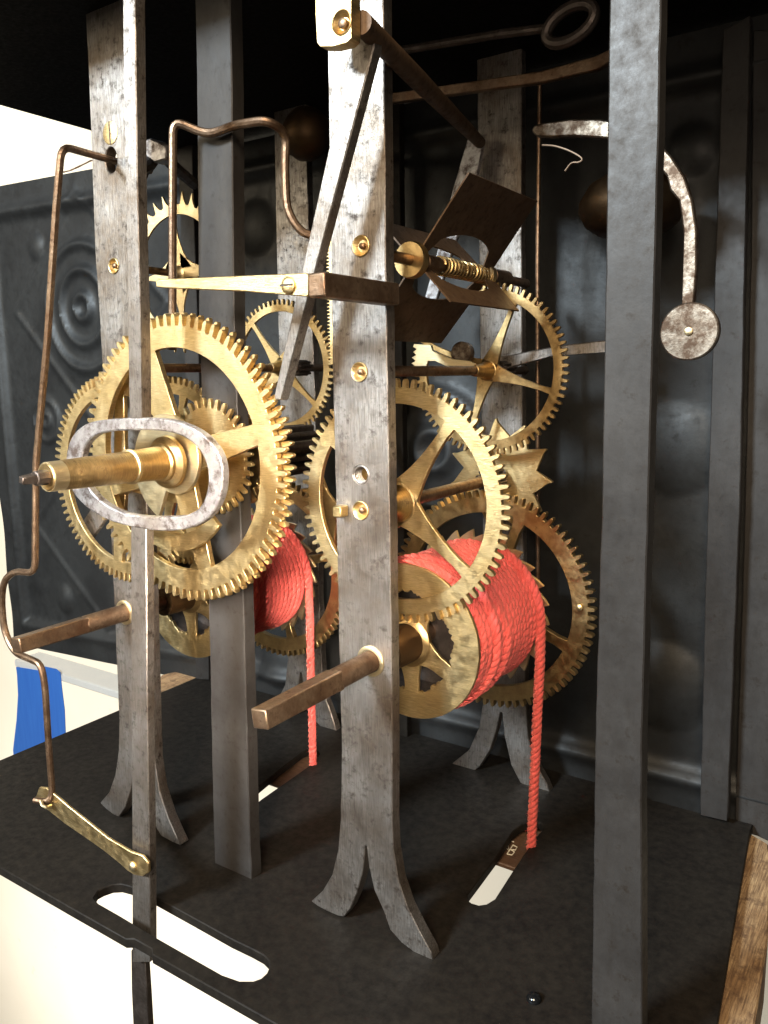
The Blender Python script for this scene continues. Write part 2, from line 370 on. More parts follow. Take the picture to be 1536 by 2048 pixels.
# --- bushings and screws
def bushing(px, py, r, slot=False, pin=True, Y=18.3, parent=F, ry=1):
    c = P(px, py, Y)
    o = MB().lathe(c, [(.1, r), (-.03, r), (-.04, r*.94), (-.03, r*.86), (.16, r*.45), (.17, 0)] if not slot else [(.1, r), (-.02, r), (-.035, r*.9), (-.035, 0)], 30).build('bushing', 'brass', parent)
    if pin: MB().lathe(c+Vector((.02, 0, 0)), [(.1, .09), (-.02, .085), (-.045, .05), (-.05, 0)], 16).build('pivot', 'steel_brown', parent)
    if slot: MB().box(c+Vector((-.03, -.04, -r*.95)), c+Vector((.03, -.0355, r*.95))).build('screw_slot', 'steel_dark', parent)
bushing(722, 492, .28); bushing(719, 744, .27); bushing(722, 1021, .27)
bushing(221, 266, .36, True); bushing(228, 532, .26)
c = P(742, 1322, 18.3)
MB().lathe(c, [(.05, .46), (-.05, .46), (-.07, .43), (-.07, .34), (.03, .33)], 36).build('bushing', 'brass_pale', F)
c = P(246, 1222, 18.3)
MB().lathe((-23.85, 18.3, 8.64), [(.05, .46), (-.05, .46), (-.07, .43), (-.07, .34), (.03, .33)], 36).build('bushing', 'brass_pale', F)
c = P(722, 950, 18.3)                                  # threads inside the tapped hole
for k in range(5):
    MB().sweep([(c.x+.245*math.cos(a), 18.33+.075*k, c.z+.245*math.sin(a)) for a in [2*math.pi*i/24 for i in range(24)]], .035, 6, True).build('thread', 'steel', F)

# ================================================================== BACK PANEL (pressed tin, one moulded sheet)
YB = 31.6
rnd_c = [(172, 622, 4.3, .5, 3), (75, 508, .9, .25, 1), (130, 1182, 1.0, .3, 1), (95, 840, 1.7, .3, 2), (512, 455, 1.4, .35, 1), (1325, 1372, 1.9, .4, 1), (1290, 420, 2.0, .4, 1), (870, 900, 3.4, .5, 2), (560, 1330, 1.3, .3, 1), (1385, 300, 1.0, .3, 1), (1350, 900, 1.8, .25, 1), (690, 560, 1.2, .3, 1)]
rnd_p = [(P(a, b, YB).x, P(a, b, YB).z, r, h, k) for a, b, r, h, k in rnd_c]
XL, XR, ZB, ZT = P(0, 900, YB).x-.2, 6.0, -.6, 28.66
def relief(x, z):
    h = 0
    for cx, cz, r, hh, k in rnd_p:
        d = math.hypot(x-cx, z-cz)
        if d < r*1.35:
            if k == 1: h += hh*max(0, 1-(d/r)**2)
            else:
                for q in range(k): h += hh*math.exp(-((d-r*(q+.5)/k)/(r*.19/k))**2)*.6
                h += .25*hh*max(0, 1-(d/(r*1.1))**2)
    for cx, cz, ax, az in dia_p:
        s = abs(x-cx)/ax+abs(z-cz)/az
        h += .13*math.exp(-((s-1)/.04)**2)
    e = min(x-XL, XR-x, z-ZB, ZT-z)
    h += .35*math.exp(-((e-1.6)/.35)**2)
    h += .5*max(0, min(1, (1.9-e)/.6))*.4
    h += .02*noise.noise(Vector((x*.35, 0, z*.35)))
    return h
dia_p = [(P(172, 622, YB).x, P(172, 622, YB).z, 7.2, 6.6), (P(172, 622, YB).x, P(172, 622, YB).z-13.4, 7.2, 6.2)]
bm = MB(); nx, nz = 300, 190; G = []
for i in range(nx+1):
    row = []
    for j in range(nz+1):
        x = XL+(XR-XL)*i/nx; z = ZB+(ZT-ZB)*j/nz
        x2 = x
        if i == 0: x2 += .08*math.sin(z*1.1)
        top_gap = .13 if (abs(x+28.6) < 1.4 or -20.7 < x < -18.2 or abs(x+15.9) < .25) else 0
        zlow = -.95*max(0, (-34-x)/18)**1.0*max(0, 1-j/nz)
        ztop = .55*max(0, (-31-x)/15)*(j/nz)-(top_gap if j == nz else 0)
        row.append(bm.bm.verts.new((x2, YB-relief(x, z), z+zlow+ztop)))
    G.append(row)
for i in range(nx):
    for j in range(nz): bm.face([G[i][j], G[i+1][j], G[i+1][j+1], G[i][j+1]])
edge = [G[i][0] for i in range(nx+1)]+[G[nx][j] for j in range(1, nz+1)]+[G[i][nz] for i in range(nx-1, -1, -1)]+[G[0][j] for j in range(nz-1, 0, -1)]
bk = [bm.bm.verts.new((v.co.x, YB+.12, v.co.z)) for v in edge]
for i in range(len(edge)): bm.face([edge[i], edge[(i+1) % len(edge)], bk[(i+1) % len(edge)], bk[i]])
bm.face(bk)
bm.build('back_panel', 'tin', loc=(-25, YB, 0), sharp=60, label='dark grey pressed tin back panel embossed with rings and diamonds, behind the wheels', cat='panel')

# ================================================================== things around the clock
# white board with blue tape, seen past the left edge of the plate
Yb = 60
a = P(18, 1316, Yb); b = P(330, 1400, Yb)
MB().box((a.x+1.2, Yb, -22), (a.x+75, Yb+4, a.z)).build('white_board', 'white_metal', bevel=.15, label='white painted board behind the left end of the black base plate', cat='board')
tp = [(32, 1334), (52, 1337), (75, 1341), (88, 1333), (112, 1338), (120, 1345), (124, 1380), (129, 1420), (131, 1470), (128, 1530), (30, 1545), (26, 1500), (33, 1440), (36, 1390), (34, 1350)]
MB().prism(XZ(tp, Yb-.1), Yb-.1, Yb-.02).build('tape_strip', 'tape', label='torn strip of bright blue masking tape on the white board', cat='tape')
# support rails under the plate
MB().hull_box([(-44, 33.2, -3), (-33.6, 33.2, -3), (-33.6, 33.2, -.42), (-44, 33.2, -.42), (-44, 36, -3), (-33.6, 36, -3), (-33.6, 36, -.42), (-44, 36, -.42)])
q = [PZ(*p, -.42) for p in ((290, 1405), (300, 1378), (323, 1350), (352, 1343), (420, 1335), (520, 1345), (520, 1405))]
MB().slab([(p.x, p.y) for p in q], [], lambda p, t: (p[0], p[1], -.42 if t == 0 else -3)).build('wooden_rail', 'pale_wood', bevel=.05, label='short tan wood rail end at the far left corner under the black plate', cat='rail')
q = [PZ(*p, -.38) for p in ((1500, 1667), (1536, 1688), (1542, 1730), (1536, 1880), (1510, 2048), (1498, 2120), (1405, 2120), (1425, 2048), (1462, 1850))]
qq = [(p.x, p.y) for p in q]
MB().slab(qq, [], lambda p, t: (p[0], p[1], -.36 if t == 0 else -2.6)).build('wooden_rail', 'pale_wood', bevel=.05, label='worn light wood rail along the right side of the black plate, lower right', cat='rail')
SB = thing('seat_board', (-18, 26, -2), 'brown stained board under the plate seen through the rope holes, with scratched letters', 'board')
MB().box((-30, 24.42, -.68), (-6, 28.5, -.5)).build('board', 'brown_wood', SB, bevel=.04)
def scratch(pts):
    MB().sweep([PZ(x, y, -.49) for x, y in pts], .02, 5).build('scratched_mark', 'scratch', SB)
scratch([(1016, 1680), (1028, 1684)])
scratch([(1007, 1692), (1019, 1702), (1016, 1690)])
scratch([(1014, 1708), (1026, 1690)]); scratch([(1026, 1690), (1034, 1694), (1031, 1700), (1021, 1699)]); scratch([(1021, 1699), (1029, 1704), (1024, 1710), (1014, 1708)])

# ================================================================== RIGHT TRAIN
AX, AZ = -12.89, 8.85          # winding arbor, right
# --- rope builder: three-strand twisted rope following a path
def rope_mesh(path, R=.155, strands=3, sr=.095, sides=6, pitch=.75, step=.055):
    pts = [Vector(p) for p in path]; L = [0]
    for a, b in zip(pts, pts[1:]): L.append(L[-1]+(b-a).length)
    n = int(L[-1]/step); res = []; j = 0
    for i in range(n+1):
        d = L[-1]*i/n
        while j < len(L)-2 and L[j+1] < d: j += 1
        t = (d-L[j])/max(1e-6, L[j+1]-L[j]); res.append((pts[j].lerp(pts[j+1], t), d))
    mb = MB(); ref = Vector((0, 1, .2)).normalized()
    P0 = [r[0] for r in res]; out = [[] for _ in range(strands)]
    q = None
    for i, (p, d) in enumerate(res):
        tg = (P0[min(i+1, n)]-P0[max(i-1, 0)]).normalized()
        q = (ref if q is None else q); q = (q-tg*q.dot(tg)).normalized(); r = tg.cross(q)
        for s_ in range(strands):
            a = 2*math.pi*(d/pitch+s_/strands); out[s_].append(p+(q*math.cos(a)+r*math.sin(a))*(R-sr*.95))
    for s_ in range(strands): mb.sweep(out[s_], sr, sides)
    return mb
def drum_rope(ax, az, y0, y1, r0_, r1_, hang_y, end, label, group):
    path = []; turns = int((y1-y0)/.265); rn = random.Random(int(-ax*10))
    wob = [rn.uniform(-.04, .05) for _ in range(turns+2)]
    a_end = 0.0
    N = turns*40
    for i in range(N+1):
        t = i/N; k = t*turns; kk = int(min(k, turns-1)); f = k-kk
        a = a_end+2*math.pi*(k-turns)
        rr = r0_+(r1_-r0_)*t-.17+(wob[kk]*(1-f)+wob[kk+1]*f)*.6
        y = y0+.30+(y1-y0-.60)*t+.13*math.sin(a*1.0+.6)
        path.append((ax+rr*math.cos(-a), y, az+rr*math.sin(-a)))
    xe, ye, ze = path[-1]
    o = rope_mesh(path)
    # second thin layer of a few crossing turns near the free end
    path2 = []; N2 = 2*40
    for i in range(N2+1):
        t = i/N2; a = 2*math.pi*2*t+1
        rr = r0_+.02-.12*(t > .93)
        path2.append((ax+rr*math.cos(a), y0+.3+1.5*t+.25*math.sin(a+2.2), az+rr*math.sin(a)))
    t_ = thing('wound_rope', (ax, (y0+y1)/2, az), label, 'rope', group)
    o.build('coil', 'rope', t_, sharp=80)
    o2 = rope_mesh(path2); o2.build('coil', 'rope', t_, sharp=80)
    # body under the coils, so no light passes between them
    MB().lathe((ax, 0, az), [(y0+.3, 1.78), (y0+.3, r0_-.42), (y1-.05, r1_-.42), (y1-.05, 1.78)], 40, cap=False).build('core_winding', 'rope', t_)
    xh = ax+r1_+.02
    hp = []
    for i in range(14): 
        a = D2R(60*(1-i/13)); hp.append((ax+(r1_+.04)*math.cos(a), hang_y-.25*(1-i/13), az+(r1_+.04)*math.sin(a)))
    ex, ey = end
    hp += [(xh+.02+(ex-xh)*f, hang_y+(ey-hang_y)*f, az-1.5-(az-1.05)*f) for f in [k/8 for k in range(9)]]
    rope_mesh(hp, .18, 3, .11).build('hanging_end', 'rope', t_, sharp=80)
    fine = [Vector(a).lerp(Vector(b), k/12) for a, b in zip(hp[13:], hp[14:]) for k in range(12)]
    fibres(t_, path[::3]+fine*3, 1500, 5)
def fibres(t_, pts, n, seed):
    rn = random.Random(seed); mb = MB()
    for _ in range(n):
        p = Vector(rn.choice(pts)); d = Vector((rn.uniform(-1, 1), rn.uniform(-1, 1), rn.uniform(-1, 1))).normalized()
        q = p+d*.165; e = Vector((rn.uniform(-1, 1), rn.uniform(-1, 1), rn.uniform(-1, 1)))*.05
        s1 = d.cross(e).normalized()*.0045
        a, b, c_ = q, q+e*.6+d*.04, q+e+d*rn.uniform(0, .08)
        v = [mb.bm.verts.new(k) for k in (a-s1, a+s1, b+s1, b-s1, c_)]
        mb.face([v[0], v[1], v[2], v[3]]); mb.face([v[3], v[2], v[4]])
    mb.build('loose_fibres', 'rope', t_, kind='stuff')
def barrel(ax, az, yf, yr, yg, rfl, rg, label, lab2, sp, gphase, group, y_sq):
    t = thing('great_gear', (ax, yg, az), label, 'gear', group)
    wheel(t, (ax, yg, az), rg, 80, .26, rg-.82, .26, sp, .9, .55, .17, 'brass_old', flare=True, phase=gphase, hublen=.3)
    # ratchet
    A, R = teeth(26, 2.80, .30, 'saw', .1, -1)
    MB().ring(ax, yr, az, (A, R), .5, .12).build('ratchet_wheel', 'brass_pale', t, bevel=.01)
    # drum and front flange with crossings, edges rough from the casting
    MB().lathe((ax, 0, az), [(yf+1.2, .3), (yf+1.2, 1.7), (yf+.12, 1.72), (yf+.12, 1.95), (yf+.3, 1.95), (yf+.3, 1.8), (yr-.01, 1.75)], 40).build('drum', 'steel_dark', t)
    rn = random.Random(3); nn = 150; AA = [2*math.pi*i/nn for i in range(nn)]; jag = [rn.uniform(-.05, .07) for _ in AA]
    RI_ = {round(a, 6): rfl*.64+.05*math.sin(a*9)+j for a, j in zip(AA, jag)}
    MB().ring(ax, yf, az, (AA, [rfl]*nn), lambda a: RI_[round(a, 6)], .14).build('flange_rim', 'brass', t, bevel=.012)
    for s_ in (62, -28, 205, 275, 135):
        poly = spoke_poly(ax, az, D2R(s_), .3, rfl*.72, .62, .24, True)
        poly = [(x+rn.uniform(-.025, .025), z+rn.uniform(-.025, .025)) for x, z in poly]
        MB().prism(poly, yf+.006, yf+.13).build('flange_spoke', 'brass', t, bevel=.012)
    MB().lathe((ax, yf, az), [(-.12, .5), (-.1, .68), (0, .80), (.13, .80)], 30).build('flange_hub', 'brass_old', t)
    MB().lathe((ax, 0, az), [(yf-1.3, .34), (yf-1.28, .58), (yf-.1, .62)], 30).build('drum_sleeve', 'brass_dull', t)
    # arbor with squared winding end
    MB().lathe((ax, 0, az), [(16.55, .27), (16.62, .315), (yg+.6, .315), (29.2, .3)], 28).build('winding_arbor', 'steel_brown', t)
    w_ = .27; ca = D2R(45+8); q = []
    for y, ww in ((y_sq, w_*.93), (16.62, w_)):
        for k in range(4):
            a = ca+k*math.pi/2; q.append((ax+ww*1.414*math.cos(a), y, az+ww*1.414*math.sin(a)))
    MB().hull_box(q).build('winding_square', 'steel_brown', t, bevel=.04, seg=2)
    return t
gr = 'great wheels with rope drums'
tR = barrel(AX, AZ, 20.3, 24.8, 25.75, 2.47, 4.07, 'big brass wheel and red-wound drum on the right winding arbor, with jagged front flange', '', (-22, 68, 158, 248), .02, gr, 13.55)
tL = barrel(-23.85, 8.64, 21.3, 25.95, 26.4, 2.62, 4.1, 'brass great wheel and rope drum on the left winding arbor, mostly behind the grey pillar', '', (-75, 15, 105, 195), .05, gr, 14.0)
drum_rope(AX, AZ, 20.42, 24.82, 2.44, 2.56, 24.55, (-10.88, 25.35), 'red cord wound on the right drum, its end hanging into the right slot', 'red cords wound on the drums')
drum_rope(-23.85, 8.64, 21.45, 25.95, 2.44, 2.56, 25.7, (-21.62, 26.0), 'red cord wound on the left drum between the pillar and the centre bar', 'red cords wound on the drums')
bx = P(1160, 1215, 25.75)
MB().lathe((bx.x, 25.7, bx.z), [(.03, .12), (-.02, .11), (-.05, .05), (-.055, 0)], 12).build('rivet', 'brass', tR)

gw = 'brass wheels of the movement'
# G2
t = thing('centre_gear', (-13.1, 20.2, 13.2), 'large brass wheel with four flared spokes behind the centre front bar', 'gear', gw)
wheel(t, (-13.1, 20.15, 13.22), 3.72, 78, .27, 2.98, .17, (53, -39, 143, -129), .62, .55, .15, 'brass', hubmat='brass_old', hublen=.75)
shaft(t, -13.1, 13.22, 18.5, 29.3, .2); pinion(t, -13.1, 13.22, 26.0, 27.0, .42)
st = P(998, 950, 27.2)
A, R = teeth(11, 2.12, .62, 'star', .15, 1)
MB().ring(st.x, 27.2, st.z, (A, R), .3, .14).build('star_wheel', 'brass', t, bevel=.012)
# click on its back-left side
cl = XZ([(640, 945), (655, 985), (672, 1008), (692, 1010), (694, 1035), (672, 1036), (668, 1080), (672, 1130), (655, 1080), (642, 1010)], 21.0)
MB().prism(cl, 21.0, 21.12).build('click', 'brass_old', t, bevel=.01)
pg = P(683, 1022, 18.1)
MB().box((pg.x-.17, 17.9, pg.z-.16), (pg.x+.12, 18.28, pg.z+.16)).build('peg', 'brass', t, bevel=.03)
# G3
t = thing('third_gear', (-13.1, 26, 17.1), 'brass wheel high on the right with thin spokes, under the fly vanes', 'gear', gw)
wheel(t, (-13.06, 26.0, 17.14), 3.02, 72, .23, 2.48, .14, (-17, -107, 66, 158), .36, .34, .085, 'brass_old', hublen=1.0)
shaft(t, -13.06, 17.14, 18.5, 29.3, .16); pinion(t, -13.06, 17.14, 27.0, 27.8, .34)
# ================================================================== LEFT TRAIN
t = thing('third_gear', (-22.67, 26, 17.4), 'brass wheel with crossed spokes between the grey pillar and the centre bar', 'gear', gw)
wheel(t, (-22.67, 26.0, 17.42), 2.80, 66, .22, 2.30, .14, (128, 52, -40, -132), .36, .34, .09, 'brass', hublen=.6)
shaft(t, -22.67, 17.42, 18.5, 29.3, .16); pinion(t, -22.67, 17.42, 27.0, 27.8, .34)
t = thing('centre_gear', (-23.6, 20.6, 13.4), 'brass wheel behind the left front bar, partly hidden by the minute wheel', 'gear', gw)
wheel(t, (-23.45, 20.6, 13.6), 3.55, 74, .25, 2.9, .16, (75, -15, 165, 255), .6, .5, .14, 'brass')
shaft(t, -23.45, 13.6, 18.5, 29.3, .2); pinion(t, -23.45, 13.6, 24.0, 25.0, .5)
t = thing('steel_pinion', (-19.3, 22, 14.2), 'dark steel toothed pinion between the minute wheel and the centre wheel', 'pinion')
q = P(548, 905, 22.4)
pinion(t, q.x, q.z, 21.4, 24.4, .95, 12); shaft(t, q.x, q.z, 18.6, 29.3, .2)
q2 = P(520, 1110, 27)
# escape wheel
t = thing('escape_gear', (-23.1, 21.1, 20.8), 'thin brass escape wheel with hooked pointed teeth behind the wire rod, upper left', 'gear', gw)
wheel(t, (-23.11, 21.1, 20.81), 2.84, 34, .44, 2.06, .09, (92, 182, 272, 2), .30, .75, .055, 'brass_pale', kind='hook', hublen=.3, rim_name='hooked_rim', lean=1)
shaft(t, -23.11, 20.81, 18.5, 26, .13, 'steel_brown'); pinion(t, -23.11, 20.81, 23, 24, .3)
# motion work
CX, CZ, CY = -18.86, 14.57, 16.75
t = thing('minute_gear', (CX, CY, CZ), 'largest brass wheel at front left with a double row of teeth, around the cannon tube', 'gear', gw)
wheel(t, (CX, CY, CZ), 4.36, 80, .34, 3.38, .20, (107, 15, -74, -163), .85, .50, .30, 'brass', flare=False, hublen=.1, phase=.0)
A, R = teeth(80, 4.40, .36, 'gear', .035)
MB().ring(CX, CY+.24, CZ, (A, R), 3.6, .16).build('toothed_rim', 'brass', t, bevel=.012)
A = [2*math.pi*i/90 for i in range(90)]
sn = [.95+.95*((((a+math.pi*.62) % (2*math.pi))/(2*math.pi)))**1.2 for a in A]
MB().ring(CX, CY-.24, CZ, (A, sn), lambda a: .5, .14).build('snail_cam', 'brass_pale', t, bevel=.012)
arc = []; N = 26
for k in range(N+1):
    a = D2R(-125+85*k/N); arc.append((CX+2.72*math.cos(a), CZ+2.72*math.sin(a)))
for k in range(N, -1, -1):
    a = D2R(-125+85*k/N); arc.append((CX+(2.05+.25*k/N)*math.cos(a), CZ+(2.05+.25*k/N)*math.sin(a)))
MB().prism(arc, CY-.42, CY-.27).build('lifting_cam', 'brass', t, bevel=.012)
t = thing('hand_cannon', (CX, 14, CZ), 'brass cannon tube pointing out through the oval loop, with squared steel tip', 'tube')
MB().lathe((CX, 0, CZ), [(12.35, .20), (12.33, .33), (12.38, .38), (12.75, .385), (12.8, .40), (14.95, .455), (15.0, .50), (15.05, .50), (15.08, .47), (16.05, .50), (16.1, .56), (16.2, .57), (16.3, .78), (16.42, .80)], 44).build('cannon_tube', 'brass_old', t)
MB().lathe((CX, 0, CZ), [(12.36, .392), (12.76, .396)], 44).build('tube_collar', 'brass_pale', t)
MB().lathe((CX, 0, CZ), [(14.94, .46), (14.97, .505), (15.05, .505), (15.08, .475)], 44).build('tube_collar', 'brass_pale', t)
MB().lathe((CX, 0, CZ), [(12.0, .17), (12.02, .2), (20, .2)], 8).build('steel_arbor', 'steel_dark', t)
q = []
for y, ww in ((11.62, .10), (12.05, .13)):
    for k in range(4):
        a = D2R(30)+k*math.pi/2; q.append((CX+ww*1.3*math.cos(a), y, CZ+ww*1.3*math.sin(a)))
MB().hull_box(q).build('square_tip', 'steel_dark', t, bevel=.02)
t = thing('reversing_gear', (-22.4, 17.3, 13.7), 'brass wheel at far left, its teeth past the oval loop and left front bar', 'gear', gw)
wheel(t, (-22.35, 17.3, 13.74), 3.54, 84, .31, 2.85, .17, (-98, -8, 84, 172), .55, .3, .22, 'brass', flare=False)
shaft(t, -22.35, 13.74, 17.0, 18.35, .2)
t = thing('small_gear', (CX, 18.1, CZ), 'small brass wheel with long teeth behind the spokes of the largest wheel', 'gear', gw)
A, R = teeth(36, 1.86, .30, 'gear')
MB().ring(CX, 18.05, CZ, (A, R), .25, .14).build('toothed_rim', 'brass', t, bevel=.012)
A, R = teeth(30, 1.5, .34, 'gear')
MB().ring(CX+.25, 19.0, CZ-.15, (A, R), .25, .5).build('crown_rim', 'brass_old', t, bevel=.012)
shaft(t, CX, CZ, 17.0, 27, .17, 'steel_dark')

# ================================================================== CRUTCH with oval loop
t = thing('crutch_rod', (-19.5, 15.1, 7), 'flat steel pendulum crutch strip with white-spotted oval loop around the cannon tube', 'rod')
Yc = 15.1
up_ = XZ([(245, -30), (246, 100), (252, 400), (255, 640), (259, 850), (284, 850), (281, 640), (275, 400), (271, 100), (269, -30)], Yc)
MB().prism(up_, Yc, Yc+.34).build('upper_strip', 'steel', t, bevel=.025)
lo_ = XZ([(262, 1040), (262, 1400), (264, 1750), (264, 1885), (264, 1925), (300, 1925), (300, 1885), (299, 1750), (294, 1400), (292, 1040)], Yc)
MB().prism(lo_, Yc+.004, Yc+.30).build('lower_strip', 'steel', t, bevel=.025)
ov = [(131, 925), (136, 890), (152, 862), (178, 845), (220, 838), (262, 836), (310, 836), (352, 842), (390, 858), (420, 882), (440, 915), (446, 955), (440, 995), (423, 1028), (395, 1050), (360, 1060), (320, 1062), (285, 1058), (250, 1051), (210, 1038), (172, 1014), (146, 985), (134, 955)]
oi = [(162, 922), (168, 895), (184, 875), (212, 864), (258, 861), (305, 861), (345, 866), (375, 879), (398, 900), (412, 928), (416, 958), (411, 990), (397, 1016), (372, 1030), (340, 1033), (300, 1033), (262, 1029), (228, 1018), (196, 997), (174, 970), (164, 946)]
def cr(p): 
    v = bez([Vector((a, b, 0)) for a, b in p+[p[0]]], 3)[:-1]; return [(q.x, q.y) for q in v]
MB().prism(XZ(cr(ov), Yc-.02), Yc-.02, Yc+.24, [XZ(cr(oi), Yc-.02)]).build('oval_loop', 'steel_light', t, bevel=.05, seg=2)
MB().prism(XZ([(262, 1900), (263, 1990), (268, 2100), (300, 2100), (294, 1990), (288, 1900)], Yc+.32), Yc+.32, Yc+.55).build('hanging_rod', 'steel_dark', t, bevel=.03)
# brass link from crutch to wire
t = thing('brass_link', (-20, 14.8, 2), 'flat brass link from the hooked wire end to the crutch strip, lower left', 'lever')
ln = [(78, 1575), (92, 1576), (112, 1592), (135, 1612), (175, 1644), (215, 1676), (262, 1704), (285, 1712), (296, 1725), (297, 1745), (285, 1753), (268, 1750), (255, 1742), (240, 1728), (205, 1700), (165, 1672), (130, 1648), (100, 1624), (80, 1610), (72, 1592)]
MB().prism(XZ(ln, 14.85), 14.85, 14.95).build('link_bar', 'brass', t, bevel=.02)
q = P(266, 1733, 14.85); MB().lathe(q, [(.05, .16), (-.03, .16), (-.08, .11), (-.1, .05), (-.1, 0)], 16).build('rivet', 'brass_pale', t)

# ================================================================== WIRES
t = thing('trip_wire', (-24, 16, 12), 'bent brown steel wire from the keyhole down the far left side to the brass link', 'wire')
pts = [P(300, 342, 21.0), P(222, 320, 18.3), P(123, 292, 16.1), P(112, 420, 16.0), P(95, 680, 15.8), P(72, 925, 15.6), P(70, 1147, 15.3), P(30, 1142, 15.2), P(8, 1160, 15.1), P(3, 1200, 15.1), P(8, 1260, 15.1), P(28, 1305, 15.05), P(60, 1318, 15.0), P(82, 1328, 15.0), P(90, 1370, 15.0), P(98, 1500, 14.95), P(105, 1585, 14.9), P(98, 1604, 14.75), P(70, 1600, 14.6)]
MB().sweep(bend(pts, .4, 4), .115, 10).build('wire', 'steel_brown', t)
q = pts[-2]; MB().sweep([q+Vector((-.15, -.2, .1)), q+Vector((0, -.25, .0)), q+Vector((.12, -.2, -.06)), q+Vector((.1, .0, -.1))], .06, 7).build('hook_end', 'brass_pale', t)
t = thing('lifting_wire', (-20, 18, 20), 'bent brown steel wire rising behind the largest wheel, crossing the pillar and curling down', 'wire')
pts = [P(345, 700, 17.55), P(345, 560, 17.55), P(346, 240, 17.5), P(410, 268, 18.2-1.0+1.5), P(430, 266, 18.0), P(470, 250, 18.05), P(535, 240, 18.05), P(573, 266, 18.8), P(570, 330, 18.8), P(573, 415, 18.8), P(590, 450, 18.9), P(612, 470, 19.1), P(670, 478, 19.6)]
pts[3] = P(405, 266, 17.9)
MB().sweep(bend(pts, .38, 5), .125, 10).build('wire', 'steel_brown', t)

# ================================================================== LEVERS at the centre bar
t = thing('lifting_lever', (-12.8, 16.9, 18), 'long slanting steel lever crossing in front of the centre bar', 'lever')
lv = [(704, 60), (702, 95), (548, 790), (549, 800), (562, 800), (748, 92), (750, 60)]
MB().prism(XZ(lv, 16.9), 16.9, 17.25).build('lever_blade', 'steel', t, bevel=.03)
MB().sweep([P(722, 45, 16.3), P(722, 45, 16.3).lerp(P(960, 285, 27.0), .35), P(960, 285, 27.0)], [.26, .27, .20], 16).build('lever_arbor', 'rust', t)
t = thing('brass_cock', (-12.6, 16, 25), 'flat brass cock with a pivot hole at the top, before the centre bar', 'bracket')
q1 = [(630, -60), (631, 30), (634, 85), (640, 93), (665, 93), (692, 86), (703, 76), (702, -60)]
MB().prism(XZ(q1, 15.9), 15.9, 16.25, [circle(P(684, 45, 15.9).x, P(684, 45, 15.9).z, .25, 24)]).build('cock_plate', 'brass', t, bevel=.03)
c = P(684, 45, 15.9); MB().lathe(c, [(.1, .26), (-.02, .27), (-.03, .25), (.12, .12), (.13, 0)], 24).build('bushing', 'brass_old', t)
MB().lathe(c+Vector((.03, 0, -.03)), [(.05, .11), (-.05, .11), (-.07, .08), (-.07, 0)], 14).build('pivot', 'steel_brown', t)
t = thing('screwed_lever', (-14, 15.3, 19.6), 'tapered brass arm screwed to a square steel post on the centre bar', 'lever')
ar = [(312, 560), (316, 558), (612, 546), (616, 548), (616, 591), (612, 593), (480, 582), (330, 576), (313, 574)]
MB().prism(XZ(ar, 15.15), 15.15, 15.33).build('arm', 'brass', t, bevel=.02)
c = P(578, 571, 15.15); MB().lathe(c, [(.03, .20), (-.05, .20), (-.10, .15), (-.115, .08), (-.115, 0)], 24).build('screw', 'brass', t)
MB().box(c+Vector((-.19, -.119, -.02)), c+Vector((.19, -.09, .03))).build('screw_slot', 'steel_dark', t)
a = P(617, 547, 15.15); b = P(653, 593, 15.15); 
y0_ = 15.10; y1_ = 18.28
MB().box((a.x, y0_, b.z), (b.x, y1_, a.z)).build('post', 'steel_brown', t, bevel=.05, seg=2)
# thin toothed rack standing behind the centre bar's left edge
t = thing('toothed_rack', (-14.8, 19, 19), 'thin vertical brass rack with fine teeth peeking past the centre bar', 'rack')
rk = []
for k in range(36):
    y = 470+k*7.2
    rk += [(651+k*.12, y), (657+k*.12, y+1.2), (657+k*.12, y+4.8)]
MB().prism(XZ(rk+[(680, 732), (676, 470)], 18.9), 18.9, 18.98).build('rack_strip', 'brass', t)

# ================================================================== FLY
FX, FZ = -12.94, 20.35
t = thing('air_brake_fly', (FX, 23.5, FZ), 'four-vaned dark sheet fly on a sprung arbor beside the centre bar', 'fly')
th0 = math.atan2(22.3-20.4, 1.6); 
def vane(ang, L, y0=21.0, y1=25.7, mat='rust'):
    ux, uz = math.cos(ang), math.sin(ang); nx_, nz_ = -uz, ux
    o = [(y0-.0, .25), (y0, L), (y1, L), (y1+.15, .25), (y1-.12, .25)]
    n_ = 12; cut = []
    for k in range(n_+1):
        s_ = k/n_; yy = y1-.55+(y0+.35-(y1-.55))*s_
        cut.append((yy, .25+(.62+.3*L/3)*math.sin(math.pi*s_)**.35))
    poly = o+cut+[(y0+.12, .25)]
    bow = lambda r: .06*math.sin(r)
    MB().slab(poly, [], lambda p, q: (FX+ux*p[1]+nx_*(q*.05), p[0], FZ+uz*p[1]+nz_*(q*.05))).build('vane', mat, t)
A0 = math.radians(50)
vane(A0, 2.85); vane(A0+math.pi, 2.85); vane(A0-math.pi/2-.12, 1.75, mat='rust'); vane(A0+math.pi/2-.12, 1.75)
MB().lathe((FX, 0, FZ), [(18.6, .16), (25.9, .16), (26.0, .3), (27.2, .3), (27.25, .16), (29, .16)], 18).build('arbor', 'steel_brown', t)
MB().lathe((FX, 0, FZ), [(20.72, .2), (20.7, .50), (20.78, .53), (20.98, .53), (21.05, .48), (21.05, .2)], 30).build('collar', 'brass_old', t)
MB().lathe((FX, 0, FZ), [(21.5, .2), (21.55, .25), (22.4, .25), (22.45, .2)], 24).build('sleeve', 'steel_brown', t)
sp = []
for i in range(15*14+1):
    a = 2*math.pi*i/14; sp.append((FX+.27*math.cos(a), 22.4+3.2*i/(15*14), FZ+.27*math.sin(a)))
MB().sweep(sp, .04, 6).build('coil_spring', 'brass_old', t)
MB().lathe((FX, 0, FZ), [(25.6, .2), (25.6, .34), (25.8, .36), (25.95, .2)], 20).build('collar', 'brass_pale', t)

